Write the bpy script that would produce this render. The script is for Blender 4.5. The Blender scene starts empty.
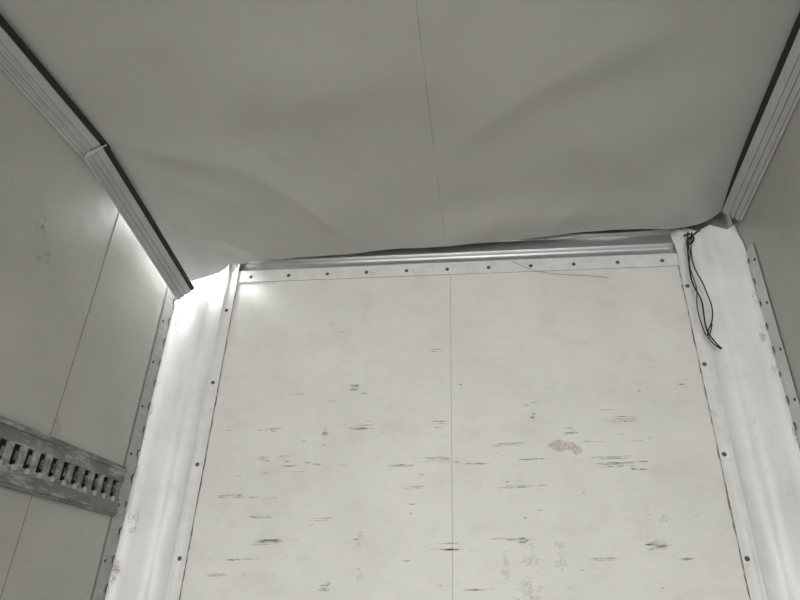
import bpy, math, random
import numpy as np
from mathutils import Vector, Matrix
random.seed(4); rng=np.random.RandomState(3)
D=2.0; CZ=1.4
# Survey calibration: axes recovered from the vanishing points; onfront() gives (x,z) of a measured
# point lying on a real plane parallel to the front wall at distance y (in units of D).
Xh=np.array([0.99075,-0.03284,-0.13208]); Dh=np.array([0.1321,0.4656,0.8751]); Uh=np.array([0.03276,-0.88442,0.46561])
def ray(px,py):
    v=np.array([px-400,py-300,597.0]); return np.array([v@Xh,v@Dh,v@Uh])
def onfront(px,py,y=1.0):
    r=ray(px,py); r=r/r[1]*y; return (r[0],r[2])
def S(x,y,z): return (x*D,y*D,CZ+z*D)

# ---------------------------------------------------------------- materials
def mat(name,base,rough=0.6,metal=0.0,var=0.12,scale=6,dirt=None,dirt_amt=0.0,bump=0.05,bscale=40,stretch=(1,1,1),alpha_noise=None,spec=0.5,grain=None):
    m=bpy.data.materials.new(name); m.use_nodes=True
    nt=m.node_tree; n=nt.nodes; l=nt.links; b=n['Principled BSDF']; out=n['Material Output']
    tc=n.new('ShaderNodeTexCoord'); mp=n.new('ShaderNodeMapping'); mp.inputs['Scale'].default_value=stretch
    l.new(tc.outputs['Object'],mp.inputs['Vector'])
    nz=n.new('ShaderNodeTexNoise'); nz.inputs['Scale'].default_value=scale; nz.inputs['Detail'].default_value=8; nz.inputs['Roughness'].default_value=0.65
    l.new(mp.outputs[0],nz.inputs['Vector'])
    r=n.new('ShaderNodeValToRGB'); r.color_ramp.elements[0].position=0.3; r.color_ramp.elements[1].position=0.7
    r.color_ramp.elements[0].color=[c*(1-var) for c in base]+[1]; r.color_ramp.elements[1].color=[min(1,c*(1+var)) for c in base]+[1]
    l.new(nz.outputs['Fac'],r.inputs[0]); col=r.outputs[0]
    def layer(col,sc_,st,lo,hi,c_,fac=1.0,rough_=.75):
        mpx=n.new('ShaderNodeMapping'); mpx.inputs['Scale'].default_value=st; l.new(tc.outputs['Object'],mpx.inputs['Vector'])
        n2=n.new('ShaderNodeTexNoise'); n2.inputs['Scale'].default_value=sc_; n2.inputs['Detail'].default_value=10; n2.inputs['Roughness'].default_value=rough_
        l.new(mpx.outputs[0],n2.inputs['Vector'])
        r2=n.new('ShaderNodeValToRGB'); r2.color_ramp.elements[0].position=lo; r2.color_ramp.elements[1].position=hi
        r2.color_ramp.elements[1].color=(fac,fac,fac,1)
        l.new(n2.outputs['Fac'],r2.inputs[0])
        mx=n.new('ShaderNodeMix'); mx.data_type='RGBA'; l.new(r2.outputs[0],mx.inputs['Factor']); l.new(col,mx.inputs['A']); mx.inputs['B'].default_value=list(c_)+[1]
        return mx.outputs['Result']
    if dirt is not None:
        col=layer(col,scale*2.3,stretch,0.66-dirt_amt*0.3,0.82-dirt_amt*0.3,dirt)
    for g_ in (grain or []): col=layer(col,*g_)
    l.new(col,b.inputs['Base Color']); b.inputs['Roughness'].default_value=rough; b.inputs['Metallic'].default_value=metal
    b.inputs['Specular IOR Level'].default_value=spec
    if bump>0:
        n3=n.new('ShaderNodeTexNoise'); n3.inputs['Scale'].default_value=bscale; n3.inputs['Detail'].default_value=4
        l.new(mp.outputs[0],n3.inputs['Vector'])
        bp=n.new('ShaderNodeBump'); bp.inputs['Strength'].default_value=bump; bp.inputs['Distance'].default_value=0.01
        l.new(n3.outputs['Fac'],bp.inputs['Height']); l.new(bp.outputs[0],b.inputs['Normal'])
    if alpha_noise:
        n4=n.new('ShaderNodeTexNoise'); n4.inputs['Scale'].default_value=alpha_noise[0]; n4.inputs['Detail'].default_value=6; n4.inputs['Roughness'].default_value=0.8
        mp2=n.new('ShaderNodeMapping'); mp2.inputs['Scale'].default_value=alpha_noise[3]; l.new(tc.outputs['Object'],mp2.inputs['Vector']); l.new(mp2.outputs[0],n4.inputs['Vector'])
        r4=n.new('ShaderNodeValToRGB'); r4.color_ramp.elements[0].position=alpha_noise[1]; r4.color_ramp.elements[1].position=alpha_noise[2]
        l.new(n4.outputs['Fac'],r4.inputs[0]); l.new(r4.outputs[0],b.inputs['Alpha'])
    return m
M={}
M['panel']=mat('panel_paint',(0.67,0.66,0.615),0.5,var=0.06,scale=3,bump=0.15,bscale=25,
    grain=[(5,(1,1,1.6),.50,.75,(.50,.485,.435),.55),(30,(.5,1,3),.54,.74,(.42,.41,.37),.40),(60,(1,1,1),.60,.72,(.36,.34,.30),.35),(9,(1,1,.5),.55,.75,(.76,.76,.74),.4)])
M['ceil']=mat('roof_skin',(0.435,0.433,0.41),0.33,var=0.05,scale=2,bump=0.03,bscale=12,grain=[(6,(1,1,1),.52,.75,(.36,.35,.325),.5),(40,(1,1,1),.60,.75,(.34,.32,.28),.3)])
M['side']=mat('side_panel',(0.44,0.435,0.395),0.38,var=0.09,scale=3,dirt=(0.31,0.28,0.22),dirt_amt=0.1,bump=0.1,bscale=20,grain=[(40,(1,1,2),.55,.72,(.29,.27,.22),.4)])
M['post']=mat('post_white',(0.72,0.72,0.71),0.4,var=0.07,scale=5,bump=0.18,bscale=15,grain=[(8,(1,1,.4),.54,.75,(.48,.475,.45),.6),(40,(1,1,.6),.60,.72,(.36,.32,.26),.5)])
M['flange']=mat('flange_paint',(0.66,0.655,0.635),0.45,var=0.1,scale=14,bump=0.1,grain=[(25,(1,1,1),.55,.74,(.40,.37,.32),.6)])
M['galv']=mat('galvanised',(0.38,0.378,0.36),0.5,metal=0.2,var=0.2,scale=14,dirt=(0.60,0.60,0.58),dirt_amt=0.4,bump=0.1,stretch=(1,1,3))
M['track']=mat('worn_track_steel',(0.17,0.17,0.168),0.5,metal=0.3,var=0.35,scale=7,dirt=(0.44,0.44,0.42),dirt_amt=0.60,bump=0.1,stretch=(1,.5,2))
M['alu']=mat('aluminium',(0.44,0.44,0.44),0.42,metal=0.55,var=0.1,scale=8,bump=0.03)
M['header']=mat('header_metal',(0.66,0.66,0.66),0.27,metal=0.65,var=0.12,scale=6,stretch=(0.4,1,3),bump=0.05)
M['black']=mat('black_rubber',(0.012,0.012,0.012),0.6,var=0.1,bump=0)
M['rivet']=mat('rivet_steel',(0.10,0.095,0.085),0.5,metal=0.5,var=0.3,scale=60,bump=0)
M['rust']=mat('rust',(0.26,0.16,0.09),0.9,var=0.4,scale=30,bump=0.3,alpha_noise=(25,0.50,0.75,(1,1,1)))
M['smudge']=mat('brown_smudge',(0.32,0.25,0.17),0.9,var=0.3,scale=30,bump=0,alpha_noise=(18,0.52,1.0,(1,1,1)))
M['grime']=mat('grime',(0.34,0.31,0.26),0.9,var=0.3,scale=30,bump=0,alpha_noise=(22,0.50,0.72,(1,1,.6)))
M['caulk']=mat('dirty_caulk',(0.26,0.20,0.13),0.9,var=0.3,scale=30,bump=0.1,alpha_noise=(14,0.36,0.62,(1,1,1)))
M['seam']=mat('dark_seam',(0.26,0.245,0.21),0.9,var=0.2,scale=30,bump=0)  # dark joint line between wall panels
M['fineseam']=mat('fine_seam',(0.27,0.265,0.245),0.9,var=0.2,scale=30,bump=0,alpha_noise=(6,0.35,0.8,(1,1,1)))
M['scuff']=mat('scuff_black',(0.085,0.082,0.078),0.8,var=0.2,scale=40,bump=0,alpha_noise=(30,0.46,0.62,(1,1,6)))
M['scufflight']=mat('scuff_grey',(0.33,0.32,0.29),0.8,var=0.2,scale=40,bump=0,alpha_noise=(30,0.45,0.68,(1,1,4)))
M['scrape']=mat('scrape_white',(0.76,0.76,0.74),0.5,var=0.05,scale=20,bump=0.1,alpha_noise=(35,0.47,0.70,(1,1,1)))
M['pink']=mat('stain_pink',(0.57,0.45,0.41),0.8,var=0.1,scale=20,bump=0,alpha_noise=(40,0.30,1.0,(1,1,1)))
M['dark']=mat('dark_hole',(0.015,0.014,0.013),0.9,var=0.1,bump=0)
M['hole']=mat('shaded_hole',(0.07,0.065,0.06),0.9,var=0.1,bump=0)
M['floor']=mat('wood_floor',(0.13,0.095,0.065),0.7,var=0.3,scale=5,stretch=(6,0.5,1),bump=0.1)
M['ground']=mat('asphalt',(0.25,0.25,0.25),0.9,var=0.2,scale=10,bump=0.2)

# ---------------------------------------------------------------- builder
class B:
    def __init__(s): s.v=[];s.f=[];s.m=[];s.mats=[];s.sm=[]
    def mi(s,k):
        if k not in s.mats: s.mats.append(k)
        return s.mats.index(k)
    def face(s,pts,k,smooth=False):
        i=len(s.v); s.v+= [tuple(p) for p in pts]; s.f.append(list(range(i,i+len(pts)))); s.m.append(s.mi(k)); s.sm.append(smooth)
    def box(s,a,b,k):
        x0,y0,z0=[min(a[i],b[i]) for i in range(3)]; x1,y1,z1=[max(a[i],b[i]) for i in range(3)]
        i=len(s.v); s.v+=[(x0,y0,z0),(x1,y0,z0),(x1,y1,z0),(x0,y1,z0),(x0,y0,z1),(x1,y0,z1),(x1,y1,z1),(x0,y1,z1)]
        for q in [(0,3,2,1),(4,5,6,7),(0,1,5,4),(1,2,6,5),(2,3,7,6),(3,0,4,7)]:
            s.f.append([i+j for j in q]); s.m.append(s.mi(k)); s.sm.append(False)
    def grid(s,P,k,smooth=True):
        R=len(P);C=len(P[0]); i=len(s.v)
        for r in P: s.v+=[tuple(p) for p in r]
        for a in range(R-1):
            for b in range(C-1):
                s.f.append([i+a*C+b,i+a*C+b+1,i+(a+1)*C+b+1,i+(a+1)*C+b]); s.m.append(s.mi(k[b] if isinstance(k,list) else k)); s.sm.append(smooth)
    def dome(s,c,nrm,r,h,k,seg=12):
        nrm=Vector(nrm).normalized(); t=nrm.orthogonal().normalized(); b=nrm.cross(t); c=Vector(c)
        rings=[]
        for q in range(4):
            a=q/3*math.pi/2*0.93; rr=r*math.cos(a); hh=h*math.sin(a)
            rings.append([c+nrm*hh+t*rr*math.cos(2*math.pi*j/seg)+b*rr*math.sin(2*math.pi*j/seg) for j in range(seg+1)])
        s.grid(rings,k); s.face(rings[-1][:-1],k,True)
    def blob(s,c,a,b,ra,rb,k,seg=18,jit=.3):
        c=Vector(c);a=Vector(a);b=Vector(b)
        s.face([c+a*ra*math.cos(6.2832*j/seg)*random.uniform(1-jit,1)+b*rb*math.sin(6.2832*j/seg)*random.uniform(1-jit,1) for j in range(seg)],k)
    def obj(s,name,parent=None):
        me=bpy.data.meshes.new(name); me.from_pydata(s.v,[],s.f); 
        for k in s.mats: me.materials.append(M[k])
        me.polygons.foreach_set('material_index',s.m); me.polygons.foreach_set('use_smooth',s.sm); me.update()
        o=bpy.data.objects.new(name,me); bpy.context.collection.objects.link(o)
        if parent: o.parent=parent
        return o

XL=-.607; XR=.482; PL=-.4876; PR=.367; PT=.594; ZF=-CZ/D; YB=-1.1; RT=.81
# ---------------------------------------------------------------- front wall
w=B()
w.box(S(XL,1.012,ZF),S(XR,1.03,.60),'post')
w.box(S(XL-.02,1.022,.60),S(XR+.02,1.03,RT),'header')
w.box(S(PL,1.0,ZF),S(PR,1.0119,PT),'panel')
w.box(S(-.0547,.9994,ZF),S(-.0541,1.0,PT),'seam')
wall_front=w.obj('wall_front')
mk=B()
def streak(px,py,wd,ht,k,n=1):
    for i in range(n):
        cx=px+random.uniform(-.15,.15)*wd*(n>1); cy=py+(random.uniform(-.5,.5)*ht if n>1 else 0)
        ww=wd*random.uniform(.45,1)*(1 if n>1 else 1); hh=(ht/n*random.uniform(.5,1.1)) if n>1 else ht
        x0,z0=onfront(cx-ww/2,cy); x1,z1=onfront(cx+ww/2,cy-ww*0.03); dz=hh/560
        y=.9992-random.uniform(0,.0004)
        N=9; top=[];bot=[]
        for j in range(N):
            t=j/(N-1); e=math.sin(math.pi*min(1,max(0,t)))**.6
            xx=x0+(x1-x0)*t; zz=z0+(z1-z0)*t
            top.append(S(xx,y,zz+dz*.5*e*random.uniform(.5,1.2))); bot.append(S(xx,y,zz-dz*.5*e*random.uniform(.5,1.2)))
        mk.grid([top,bot],k,False)
marks=[(432,351,30,3,'scuff',3),(354,387,14,8,'scuff',4),(271,429,24,3,'scuff',3),(325,438,8,18,'scufflight',3),(360,428,30,7,'scufflight',4),
(440,423,24,3,'scuff',2),(505,445,55,4,'scufflight',4),(437,460,62,4,'scuff',3),(533,417,7,6,'scuff',3),(575,431,30,5,'scufflight',3),
(623,420,42,6,'scuff',8),(614,458,60,3,'scuff',4),(616,465,56,5,'scuff',8),(292,465,26,3,'scuff',3),(318,464,16,3,'scuff',3),(285,457,20,3,'scufflight',3),
(405,467,40,4,'scufflight',3),(475,464,24,4,'scufflight',3),(530,459,34,3,'scuff',2),(520,487,40,4,'scufflight',3),(270,543,52,6,'scuff',6),
(240,561,44,4,'scufflight',3),(450,547,40,7,'scuff',6),(510,538,50,6,'scufflight',4),(657,545,28,10,'scuff',7),(228,497,34,4,'scufflight',2),(260,517,26,4,'scufflight',2),
(262,458,12,6,'pink',2),(562,446,30,12,'pink',1),(577,450,16,9,'pink',1),(360,560,7,60,'scrape',3),(362,540,20,8,'scrape',2),(326,588,14,14,'scufflight',4),(530,570,34,60,'scrape',6),(522,541,30,4,'scuff',1),
(560,555,20,30,'scrape',2),(665,515,22,14,'scrape',3),(505,560,10,50,'scrape',2),
(610,410,30,2,'scufflight',2),(590,442,30,3,'scufflight',2),(640,470,30,3,'scufflight',2),(690,560,26,4,'scufflight',2),(410,488,40,3,'scufflight',2),(320,520,30,3,'scufflight',2),
(300,395,24,2,'scufflight',2),(550,388,14,2,'scufflight',2),(345,332,14,2,'scufflight',2),(600,560,60,3,'scufflight',3),(480,590,40,4,'scufflight',3),(220,575,40,3,'scufflight',3)]
for a in marks: streak(*a)
for i in range(60):
    px=random.uniform(225,700); py=random.uniform(380,590)
    if px<206+(450-py)*.184+12 or px>718+(py-450)*.2-12: continue
    streak(px,py,random.uniform(4,18),random.uniform(1,2),random.choice(['scufflight','scufflight','scufflight','scrape']))
mk.obj('scuff_marks',wall_front)
c=B()
for x,s in ((PL,1),(PR,-1)):
    P=[];N=120
    for j in range(N+1):
        z=ZF+(PT-ZF)*j/N; P.append([S(x-s*.002,.9985,z),S(x+s*(.0035+random.uniform(-.0015,.0015)),.9985,z)])
    c.grid(P,'caulk',False)
c.obj('sealant_line',wall_front)
# ---------------------------------------------------------------- header + top trim
h=B()
FT=.609
h.box(S(PL-.012,.9965,PT-.011),S(PR+.012,1.0,FT),'flange')
h.box(S(PL-.004,1.0,PT-.004),S(PR+.004,1.002,FT-.0001),'flange')
prof=[(1.0,FT),(1.0,FT+.003),(1.004,FT+.0045),(1.009,FT+.021),(1.004,FT+.023),(1.002,FT+.026),(1.004,FT+.028),(1.008,FT+.050),(.999,FT+.055),(.999,FT+.063),(1.02,FT+.09)]
rows=[[S(PL-.01+(PR-PL+.02)*j/40,y,z+.002*math.sin(j*.5)*(i>7)) for j in range(41)] for i,(y,z) in enumerate(prof)]
h.grid(rows,'header',False)
for j in range(11):
    h.dome(S(PL+.03+(PR-PL-.06)*j/10,.9965,PT+.0005),(0,-1,0),.0075,.004,'rivet')
header=h.obj('header_beam')
# ---------------------------------------------------------------- corner posts
def post(name,xp,xw,sg,z0r,ro):
    p=B()
    d=(xw-xp)
    pr=[(xp+sg*0.003,.9960),(xp+d*.03,.9960),(xp+d*.13,.9955),(xp+d*.145,.9925),(xp+d*.16,.995),(xp+d*.40,1.003),(xp+d*.44,.997),(xp+d*.60,.993),(xp+d*.80,.995),(xp+d*.93,.996),(xw-d*.015,.990)]
    N=120; P=[]
    for i in range(N+1):
        t=i/N; z=ZF+.001+(.66-ZF)*t
        row=[]
        for q,(x,y) in enumerate(pr):
            k=.003*math.sin(z*31+q)*math.sin(z*13+2*q) if q>=4 else 0
            if z>.56: k+= -.014*(z-.56)/.09*math.sin(q*1.9+z*45)
            zz=z+(.012*math.sin(q*2.1) if i==N else 0)
            row.append(S(x,y+k*.6,zz))
        P.append(row)
    p.grid(P,['flange']*3+['post']*7,True)
    o=p.obj(name)
    r=B()
    for z in np.arange(z0r,-.65,-.1505):
        r.dome(S(xp+d*ro,.996,z),(0,-1,0),.0075,.004,'rivet')
    r.obj('rivets',o)
    g=B(); xx=xw+sg*.002
    P=[[S(xx,.955,z),S(xx,.989,z)] for z in np.linspace(ZF+.001,.60,40)]
    g.grid(P,'galv' if sg>0 else 'flange',False)
    for j,z in enumerate(np.arange(.58,-.68,-.043)):
        c0=Vector(S(xx+sg*.001,.985,z)); pts=[]
        sc_=random.uniform(.45,.75)
        for a in range(14):
            an=2*math.pi*a/14; pts.append(c0+Vector((0,.009*sc_*math.cos(an),.019*sc_*math.sin(an))))
        g.face(pts,'hole')
        g.face([Vector((q.x+sg*.001,q.y+.005,q.z-.003)) for q in pts],'post')
    for z in np.arange(.57,-.66,-.085):
        g.dome(S(xx,.964,z),(sg,0,0),.0055,.004,'rivet')
    g.obj('wall_flange',o)
    ru=B()
    for z in (.622,.612,.60,.585):
        cx=xp+d*random.uniform(.05,.16); w_=random.uniform(.006,.01); hh=random.uniform(.010,.016)
        ru.blob(S(cx,.988,z),(1,0,0),(0,0,1),w_*D,hh*D,'rust')
    for z in np.arange(.56,-.3,-.06):
        if random.random()<.6: ru.blob(S(xp+d*random.uniform(.84,.97),.9865,z),(1,0,0),(0,0,1),random.uniform(.008,.016),random.uniform(.03,.05),'grime')
    for z in (.12,.05): ru.blob(S(xp+d*random.uniform(.8,.97),.986,z),(1,0,0),(0,0,1),.018,.05,'rust' if sg>0 else 'grime')
    ru.obj('rust_patches',o)
    return o
postL=post('corner_post',PL,XL,1,.52,.07)
postR=post('corner_post',PR,XR,-1,.539,.035)
# ---------------------------------------------------------------- side walls
def side(name,x,sg,seams,top,blobs):
    b=B()
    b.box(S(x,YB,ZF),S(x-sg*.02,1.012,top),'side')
    for y in seams:
        b.box(S(x,y-.0007,ZF),S(x+sg*.0004,y+.0007,top-.02),'seam')
    for (y,z,r) in blobs: b.blob(S(x+sg*.0008,y,z),(0,1,0),(0,0,1),r,r*.8,'smudge')
    return b.obj(name)
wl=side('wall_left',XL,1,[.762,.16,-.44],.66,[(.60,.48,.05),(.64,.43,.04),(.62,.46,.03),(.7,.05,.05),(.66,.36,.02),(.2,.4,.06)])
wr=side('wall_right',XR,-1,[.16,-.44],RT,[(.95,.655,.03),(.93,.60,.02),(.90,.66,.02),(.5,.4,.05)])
# ---------------------------------------------------------------- track
def etrack(name,x,sg):
    b=B(); z0,z1=.126,.204; y0,y1=YB+.02,.953
    th=.008
    zs=[z0,z0+.027,z1-.025,z1]
    X0=x+sg*.002; X1=x+sg*th
    b.box(S(X0,y0,zs[0]),S(X1,y1,zs[1]),'track'); b.box(S(X0,y0,zs[2]),S(X1,y1,zs[3]),'track')
    b.box(S(X0,y0,zs[1]),S(X0+sg*.001,y1,zs[2]),'dark')
    b.box(S(X1,y0,zs[0]+.004),S(X1+sg*.002,y1,zs[0]+.008),'track'); b.box(S(X1,y0,zs[3]-.008),S(X1+sg*.002,y1,zs[3]-.004),'track')
    y=y1-.004; i=0
    while y>y0+.03:
        b.box(S(X0,y-.010,zs[1]),S(X1,y,zs[2]),'track')
        b.box(S(X0,y-.0155,zs[1]+.007),S(X1-sg*.003,y-.009,zs[2]-.007),'track')
        b.box(S(X1,y-.012,zs[1]-.002),S(X1+sg*.002,y-.008,zs[2]-.005),'track')
        b.box(S(X1,y-.019,zs[1]-.006),S(X1+sg*.0015,y-.012,zs[1]+.001),'alu')
        y-=.0255; i+=1
    return b.obj(name)
etrack('cargo_track',XL,1); etrack('cargo_track',XR,-1)
# ---------------------------------------------------------------- roof rails
def extrude(path,prof,mats,b):
    P=[[S(px+dx,py+dy,pz+dz) for dx,dz,dy in prof] for px,py,pz in path]
    b.grid(P,mats,False)
    for e in (P[0],P[-1]): b.face(e,'alu')
def railprof(sg,drop,inn):
    p=[(sg*.0035,.006,0),(sg*.0035,.001,0),(-sg*.002,-.001,0)]
    m=['black','black']
    def at(t,off=0): return (-sg*(.002+(inn-.002)*t)+sg*off,-.001-(drop-.001)*t-off*.8,0)
    for t,off in ((.03,.0015),(.36,.0015),(.38,0),(.50,0),(.52,.002),(.62,.002),(.64,0),(.74,0),(.76,.002),(.86,.002),(.88,0),(1,0)):
        p.append(at(t,off)); m.append('alu')
    p.append((-sg*(inn),-drop+.012,0)); m.append('alu')
    return p,m
rl=bpy.data.objects.new('roof_rail',None); bpy.context.collection.objects.link(rl)
b=B(); p,m=railprof(1,.022,.031)
extrude([(-.575,YB,.632),(-.575,.42,.630),(-.575,.655,.634)],p,m,b); b.obj('rail_section',rl)
b=B(); p,m=railprof(1,.022,.027)
extrude([(-.570,.640,.627),(-.564,.80,.589),(-.560,.965,.551)],p,m,b); b.obj('broken_rail_section',rl)
rr=bpy.data.objects.new('roof_rail',None); bpy.context.collection.objects.link(rr)
b=B(); p,m=railprof(-1,.026,.031)
extrude([(.449,YB,.79),(.449,.40,.757),(.449,.619,.7365),(.449,.972,.683)],p,m,b); b.obj('rail_section',rr)
# ---------------------------------------------------------------- ceiling
cx=np.array([-.60,-.58,-.487,-.3,-.05,.2,.37,.43,.46]); 
cy=np.array([YB,.45,.65,.80,.90,.975])
T=np.array([[.645,.645,.665,.69,.705,.725,.750,.765,.790],
[.645,.645,.665,.69,.705,.725,.745,.755,.768],
[.640,.640,.655,.675,.685,.705,.722,.734,.744],
[.605,.605,.632,.655,.668,.685,.697,.708,.722],
[.585,.587,.620,.638,.652,.668,.675,.684,.704],
[.575,.578,.618,.622,.640,.657,.652,.656,.692]])
NX,NY=340,380
yy=np.concatenate([np.linspace(YB,.35,60)[:-1],np.linspace(.35,.975,NY-59)])
def blur(A,n):
    for _ in range(n):
        A[1:-1]=(A[:-2]+2*A[1:-1]+A[2:])/4
        A[:,1:-1]=(A[:,:-2]+2*A[:,1:-1]+A[:,2:])/4
    return A
xs=np.linspace(-.60,.455,NX)
Z=np.zeros((len(yy),NX))
tmp=np.array([np.interp(xs,cx,r) for r in T])
for j in range(NX): Z[:,j]=np.interp(yy,cy,tmp[:,j])
Z=blur(Z,200)
XX,YY=np.meshgrid(xs,yy)
def cpt(px,py,z=.67):
    r=ray(px,py); r=r/r[2]*z; return np.array([r[0],r[1]])
def fold(p0,p1,w1,w2,amp,zz=.67,soft=3e-4,curve=0):
    global Z
    a=cpt(*p0,zz); bb=cpt(*p1,zz); d=bb-a; L=np.linalg.norm(d); d=d/L; nrm=np.array([-d[1],d[0]])
    t=((XX-a[0])*d[0]+(YY-a[1])*d[1])/L; s=(XX-a[0])*nrm[0]+(YY-a[1])*nrm[1]+curve*(1-(2*t-1)**2)
    tap=np.clip(1-((t-.5)/.62)**2,0,1)**1.5
    g=np.where(s>0,np.exp(-(np.sqrt(s**2+soft)-soft**.5)/w1),np.exp(-(np.sqrt(s**2+soft)-soft**.5)/w2))
    Z+= -amp*g*tap
def bump(p,w,h_,amp,ang=0,zz=.67):
    global Z
    a=cpt(*p,zz); c_,s_=math.cos(ang),math.sin(ang)
    u=(XX-a[0])*c_+(YY-a[1])*s_; v=-(XX-a[0])*s_+(YY-a[1])*c_
    Z+= -amp*np.exp(-(u/w)**2-(v/h_)**2)
fold((450,150),(650,45),.03,.09,.012,curve=.012,soft=4e-4)
fold((560,95),(680,55),.03,.03,.005)
fold((380,250),(560,190),.08,.03,.006)
fold((110,145),(260,178),.02,.06,.007,.63,1e-4,-.01)
fold((235,172),(355,245),.025,.06,.012,.64,8e-5,.012)
fold((290,140),(322,235),.025,.03,.004,.65,1e-4)
fold((160,185),(240,215),.02,.02,.004,.62,1e-4)
fold((200,235),(250,262),.012,.012,.006,.61,5e-5)
fold((150,215),(215,255),.015,.015,.004,.60,5e-5)
fold((150,100),(260,180),.06,.05,.005)
fold((262,150),(285,163),.006,.006,.0015,.65,1e-5)
fold((270,158),(292,172),.006,.006,.001,.65,1e-5)
fold((470,215),(640,212),.03,.03,.005,.66)
fold((640,215),(710,190),.02,.02,.004,.68)
fold((520,240),(600,190),.015,.02,.003,.66,1e-4)
fold((250,110),(430,60),.05,.09,.007,.68,1e-3)
bump((620,150),.12,.09,.012)
bump((300,90),.16,.09,.008)
bump((480,200),.12,.05,-.006)
bump((690,190),.05,.05,.006)
q=np.zeros_like(Z)
for _ in range(26):
    fx,fy=rng.uniform(-16,16),rng.uniform(-16,16); q+=np.sin(XX*fx+YY*fy+rng.uniform(0,6.28))/ (1+.012*(fx*fx+fy*fy))
Z+=q*.0008
edge=.0007*np.sin(xs*40)+.0005*np.sin(xs*91+1)-.012*np.exp(-((xs+.515)/.012)**2)
P=[]
for i,y in enumerate(yy):
    k=max(0,(y-.85)/.125)
    xl=-.60+.028*max(0,min(1,(y-.66)/.3)); row=[]
    for j,x in enumerate(xs):
        u=(x+.60)/1.055; row.append(S(xl+(.455-xl)*u,y+edge[j]*k,Z[i,j]))
    P.append(row)
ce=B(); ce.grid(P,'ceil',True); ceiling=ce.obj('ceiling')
def zat(x,y):
    i=np.searchsorted(yy,y); i=min(max(i,1),len(yy)-1); f=(y-yy[i-1])/(yy[i]-yy[i-1]); col=Z[i-1]*(1-f)+Z[i]*f; return float(np.interp(x,xs,col))
se=B(); rows=[]
for y in np.linspace(-1.0,.955,500):
    x=-.066+.012*(y-.7)
    xl=-.60+.028*max(0,min(1,(y-.66)/.3)); u=(x-xl)/(.455-xl); xo=-.60+1.055*u
    rows.append([S(x-.0004,y,zat(xo,y)-.0008),S(x+.0004,y,zat(xo,y)-.0008)])
se.grid(rows,'fineseam',False); se.obj('ceiling_seam',ceiling)
# added unseen roof, seals out sky light except above the front left corner
ro=B()
ro.box(S(-.53,YB,RT-.008),S(XR+.02,1.03,RT),'side')
ro.box(S(XL-.02,YB,RT-.008),S(-.53,.70,RT),'side')
ro.box(S(XL-.02,YB,.66),S(XL-.012,.70,RT-.008),'side')
ro.box(S(-.533,.70,.655),S(-.528,1.021,RT-.008),'header')   # added divider, keeps roof gap light off the header
ro.box(S(-.533,.978,.635),S(-.528,1.021,.655),'header')
ro.obj('light_seal_roof',ceiling)
# ---------------------------------------------------------------- wires
def wire(pts,r,parent=None,name='cable',mt_='black'):
    cu=bpy.data.curves.new(name,'CURVE'); cu.dimensions='3D'; cu.bevel_depth=r; cu.bevel_resolution=3
    sp=cu.splines.new('NURBS'); sp.points.add(len(pts)-1); sp.order_u=4; sp.use_endpoint_u=True
    for q,p_ in enumerate(pts): sp.points[q].co=(*p_,1)
    o=bpy.data.objects.new(name,cu); bpy.context.collection.objects.link(o); cu.materials.append(M[mt_])
    if parent:o.parent=parent
    return o
def wp(l,y=.975):
    out=[]
    for a in l:
        yq=y+(a[2] if len(a)>2 else 0); x,z=onfront(a[0],a[1],yq); out.append(S(x,yq,z))
    return out
wire_root=bpy.data.objects.new('hanging_wire',None); bpy.context.collection.objects.link(wire_root)
wire(wp([(688,232,.01),(687,245),(689,262),(690,276),(695,290),(703,300),(704,322),(708,336),(722,349)]),.0026,wire_root,'cable_1')
wire(wp([(692,232,.01),(690,250),(693,268,-.006),(703,282,-.006),(706,292),(712,304),(713,316),(711,326),(705,335),(714,345),(721,349)]),.0022,wire_root,'cable_2')
wire(wp([(694,234,.01),(686,242),(692,252),(688,262),(692,275),(698,290),(696,302),(699,318),(704,330),(706,338),(711,334),(712,324)]),.0018,wire_root,'cable_3')
wire(wp([(684,236),(690,232),(696,238),(690,246),(685,240),(692,236),(697,232)]),.0035,wire_root,'knot')
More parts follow.
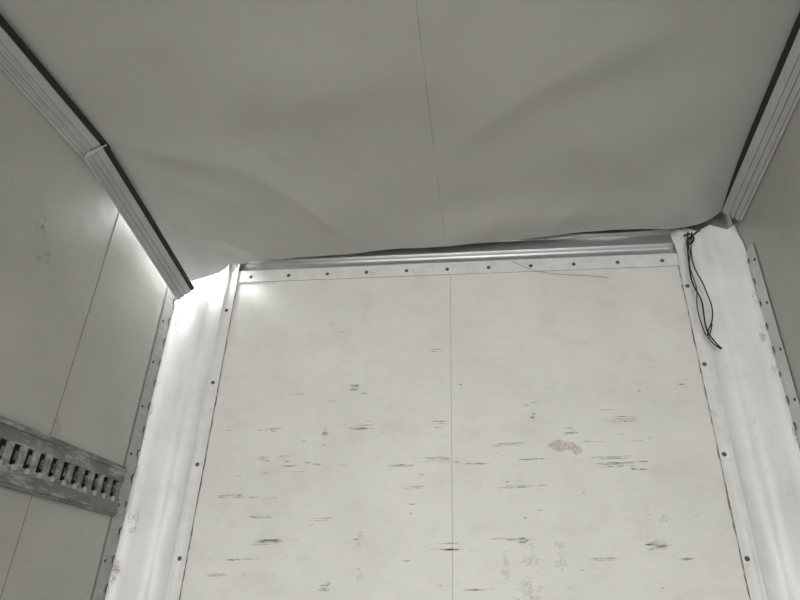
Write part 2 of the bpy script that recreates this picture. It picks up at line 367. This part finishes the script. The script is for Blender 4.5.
wire([S(*(lambda q:(q[0],.9955,q[1]))(onfront(a,b_,1))) for a,b_ in [(512,262),(530,272),(560,277),(590,276),(608,279)]],.0006,header,'hairline_crack')  # very thin wire drawn as a hairline crack
# ---------------------------------------------------------------- floor, ground
f=B()
for i in range(14):
    x0=XL-.02+(XR-XL+.04)*i/14; x1=XL-.02+(XR-XL+.04)*(i+1)/14
    f.box(S(x0+.0008,YB,ZF-.02),S(x1-.0008,1.03,ZF),'floor')
f.obj('floor')
g=B(); g.box((-30,-40,-1.2),(30,30,-1.1),'ground'); g.obj('ground')
# ---------------------------------------------------------------- light
W=bpy.data.worlds.new('world'); bpy.context.scene.world=W; W.use_nodes=True
bg=W.node_tree.nodes['Background']; bg.inputs[0].default_value=(0.94,0.97,1.0,1); bg.inputs[1].default_value=3.0
def area(name,loc,rot,sx,sy,e,col=(1,1,1)):
    L=bpy.data.lights.new(name,'AREA'); L.shape='RECTANGLE'; L.size=sx; L.size_y=sy; L.energy=e; L.color=col
    o=bpy.data.objects.new(name,L); o.location=loc; o.rotation_euler=rot; bpy.context.collection.objects.link(o); return o
a=area('rear_door_daylight',S(-.06,YB-.05,-.05),(math.radians(90),0,0),2.1,2.5,10)
a.data.cycles.is_portal=True
area('rear_sky_light',S(-.06,YB-.4,-.1),(math.radians(93),0,0),2.2,2.2,98,(1,.993,.975))
area('roof_gap_daylight',S(-.594,.92,.70),(0,math.radians(-6),0),.08,.16,6.5,(.97,.985,1))
# ---------------------------------------------------------------- camera
cam=bpy.data.cameras.new('camera'); co=bpy.data.objects.new('camera',cam); bpy.context.collection.objects.link(co)
cam.sensor_width=36; cam.lens=597/800*36; cam.clip_start=.01
right=Vector((Xh[0],Dh[0],Uh[0])); up=-Vector((Xh[1],Dh[1],Uh[1])); back=-Vector((Xh[2],Dh[2],Uh[2]))
mt=Matrix((right,up,back)).transposed().to_4x4(); mt.translation=(0,0,CZ)
co.matrix_world=mt; bpy.context.scene.camera=co
sc=bpy.context.scene; sc.view_settings.view_transform='Standard'; sc.view_settings.look='None'
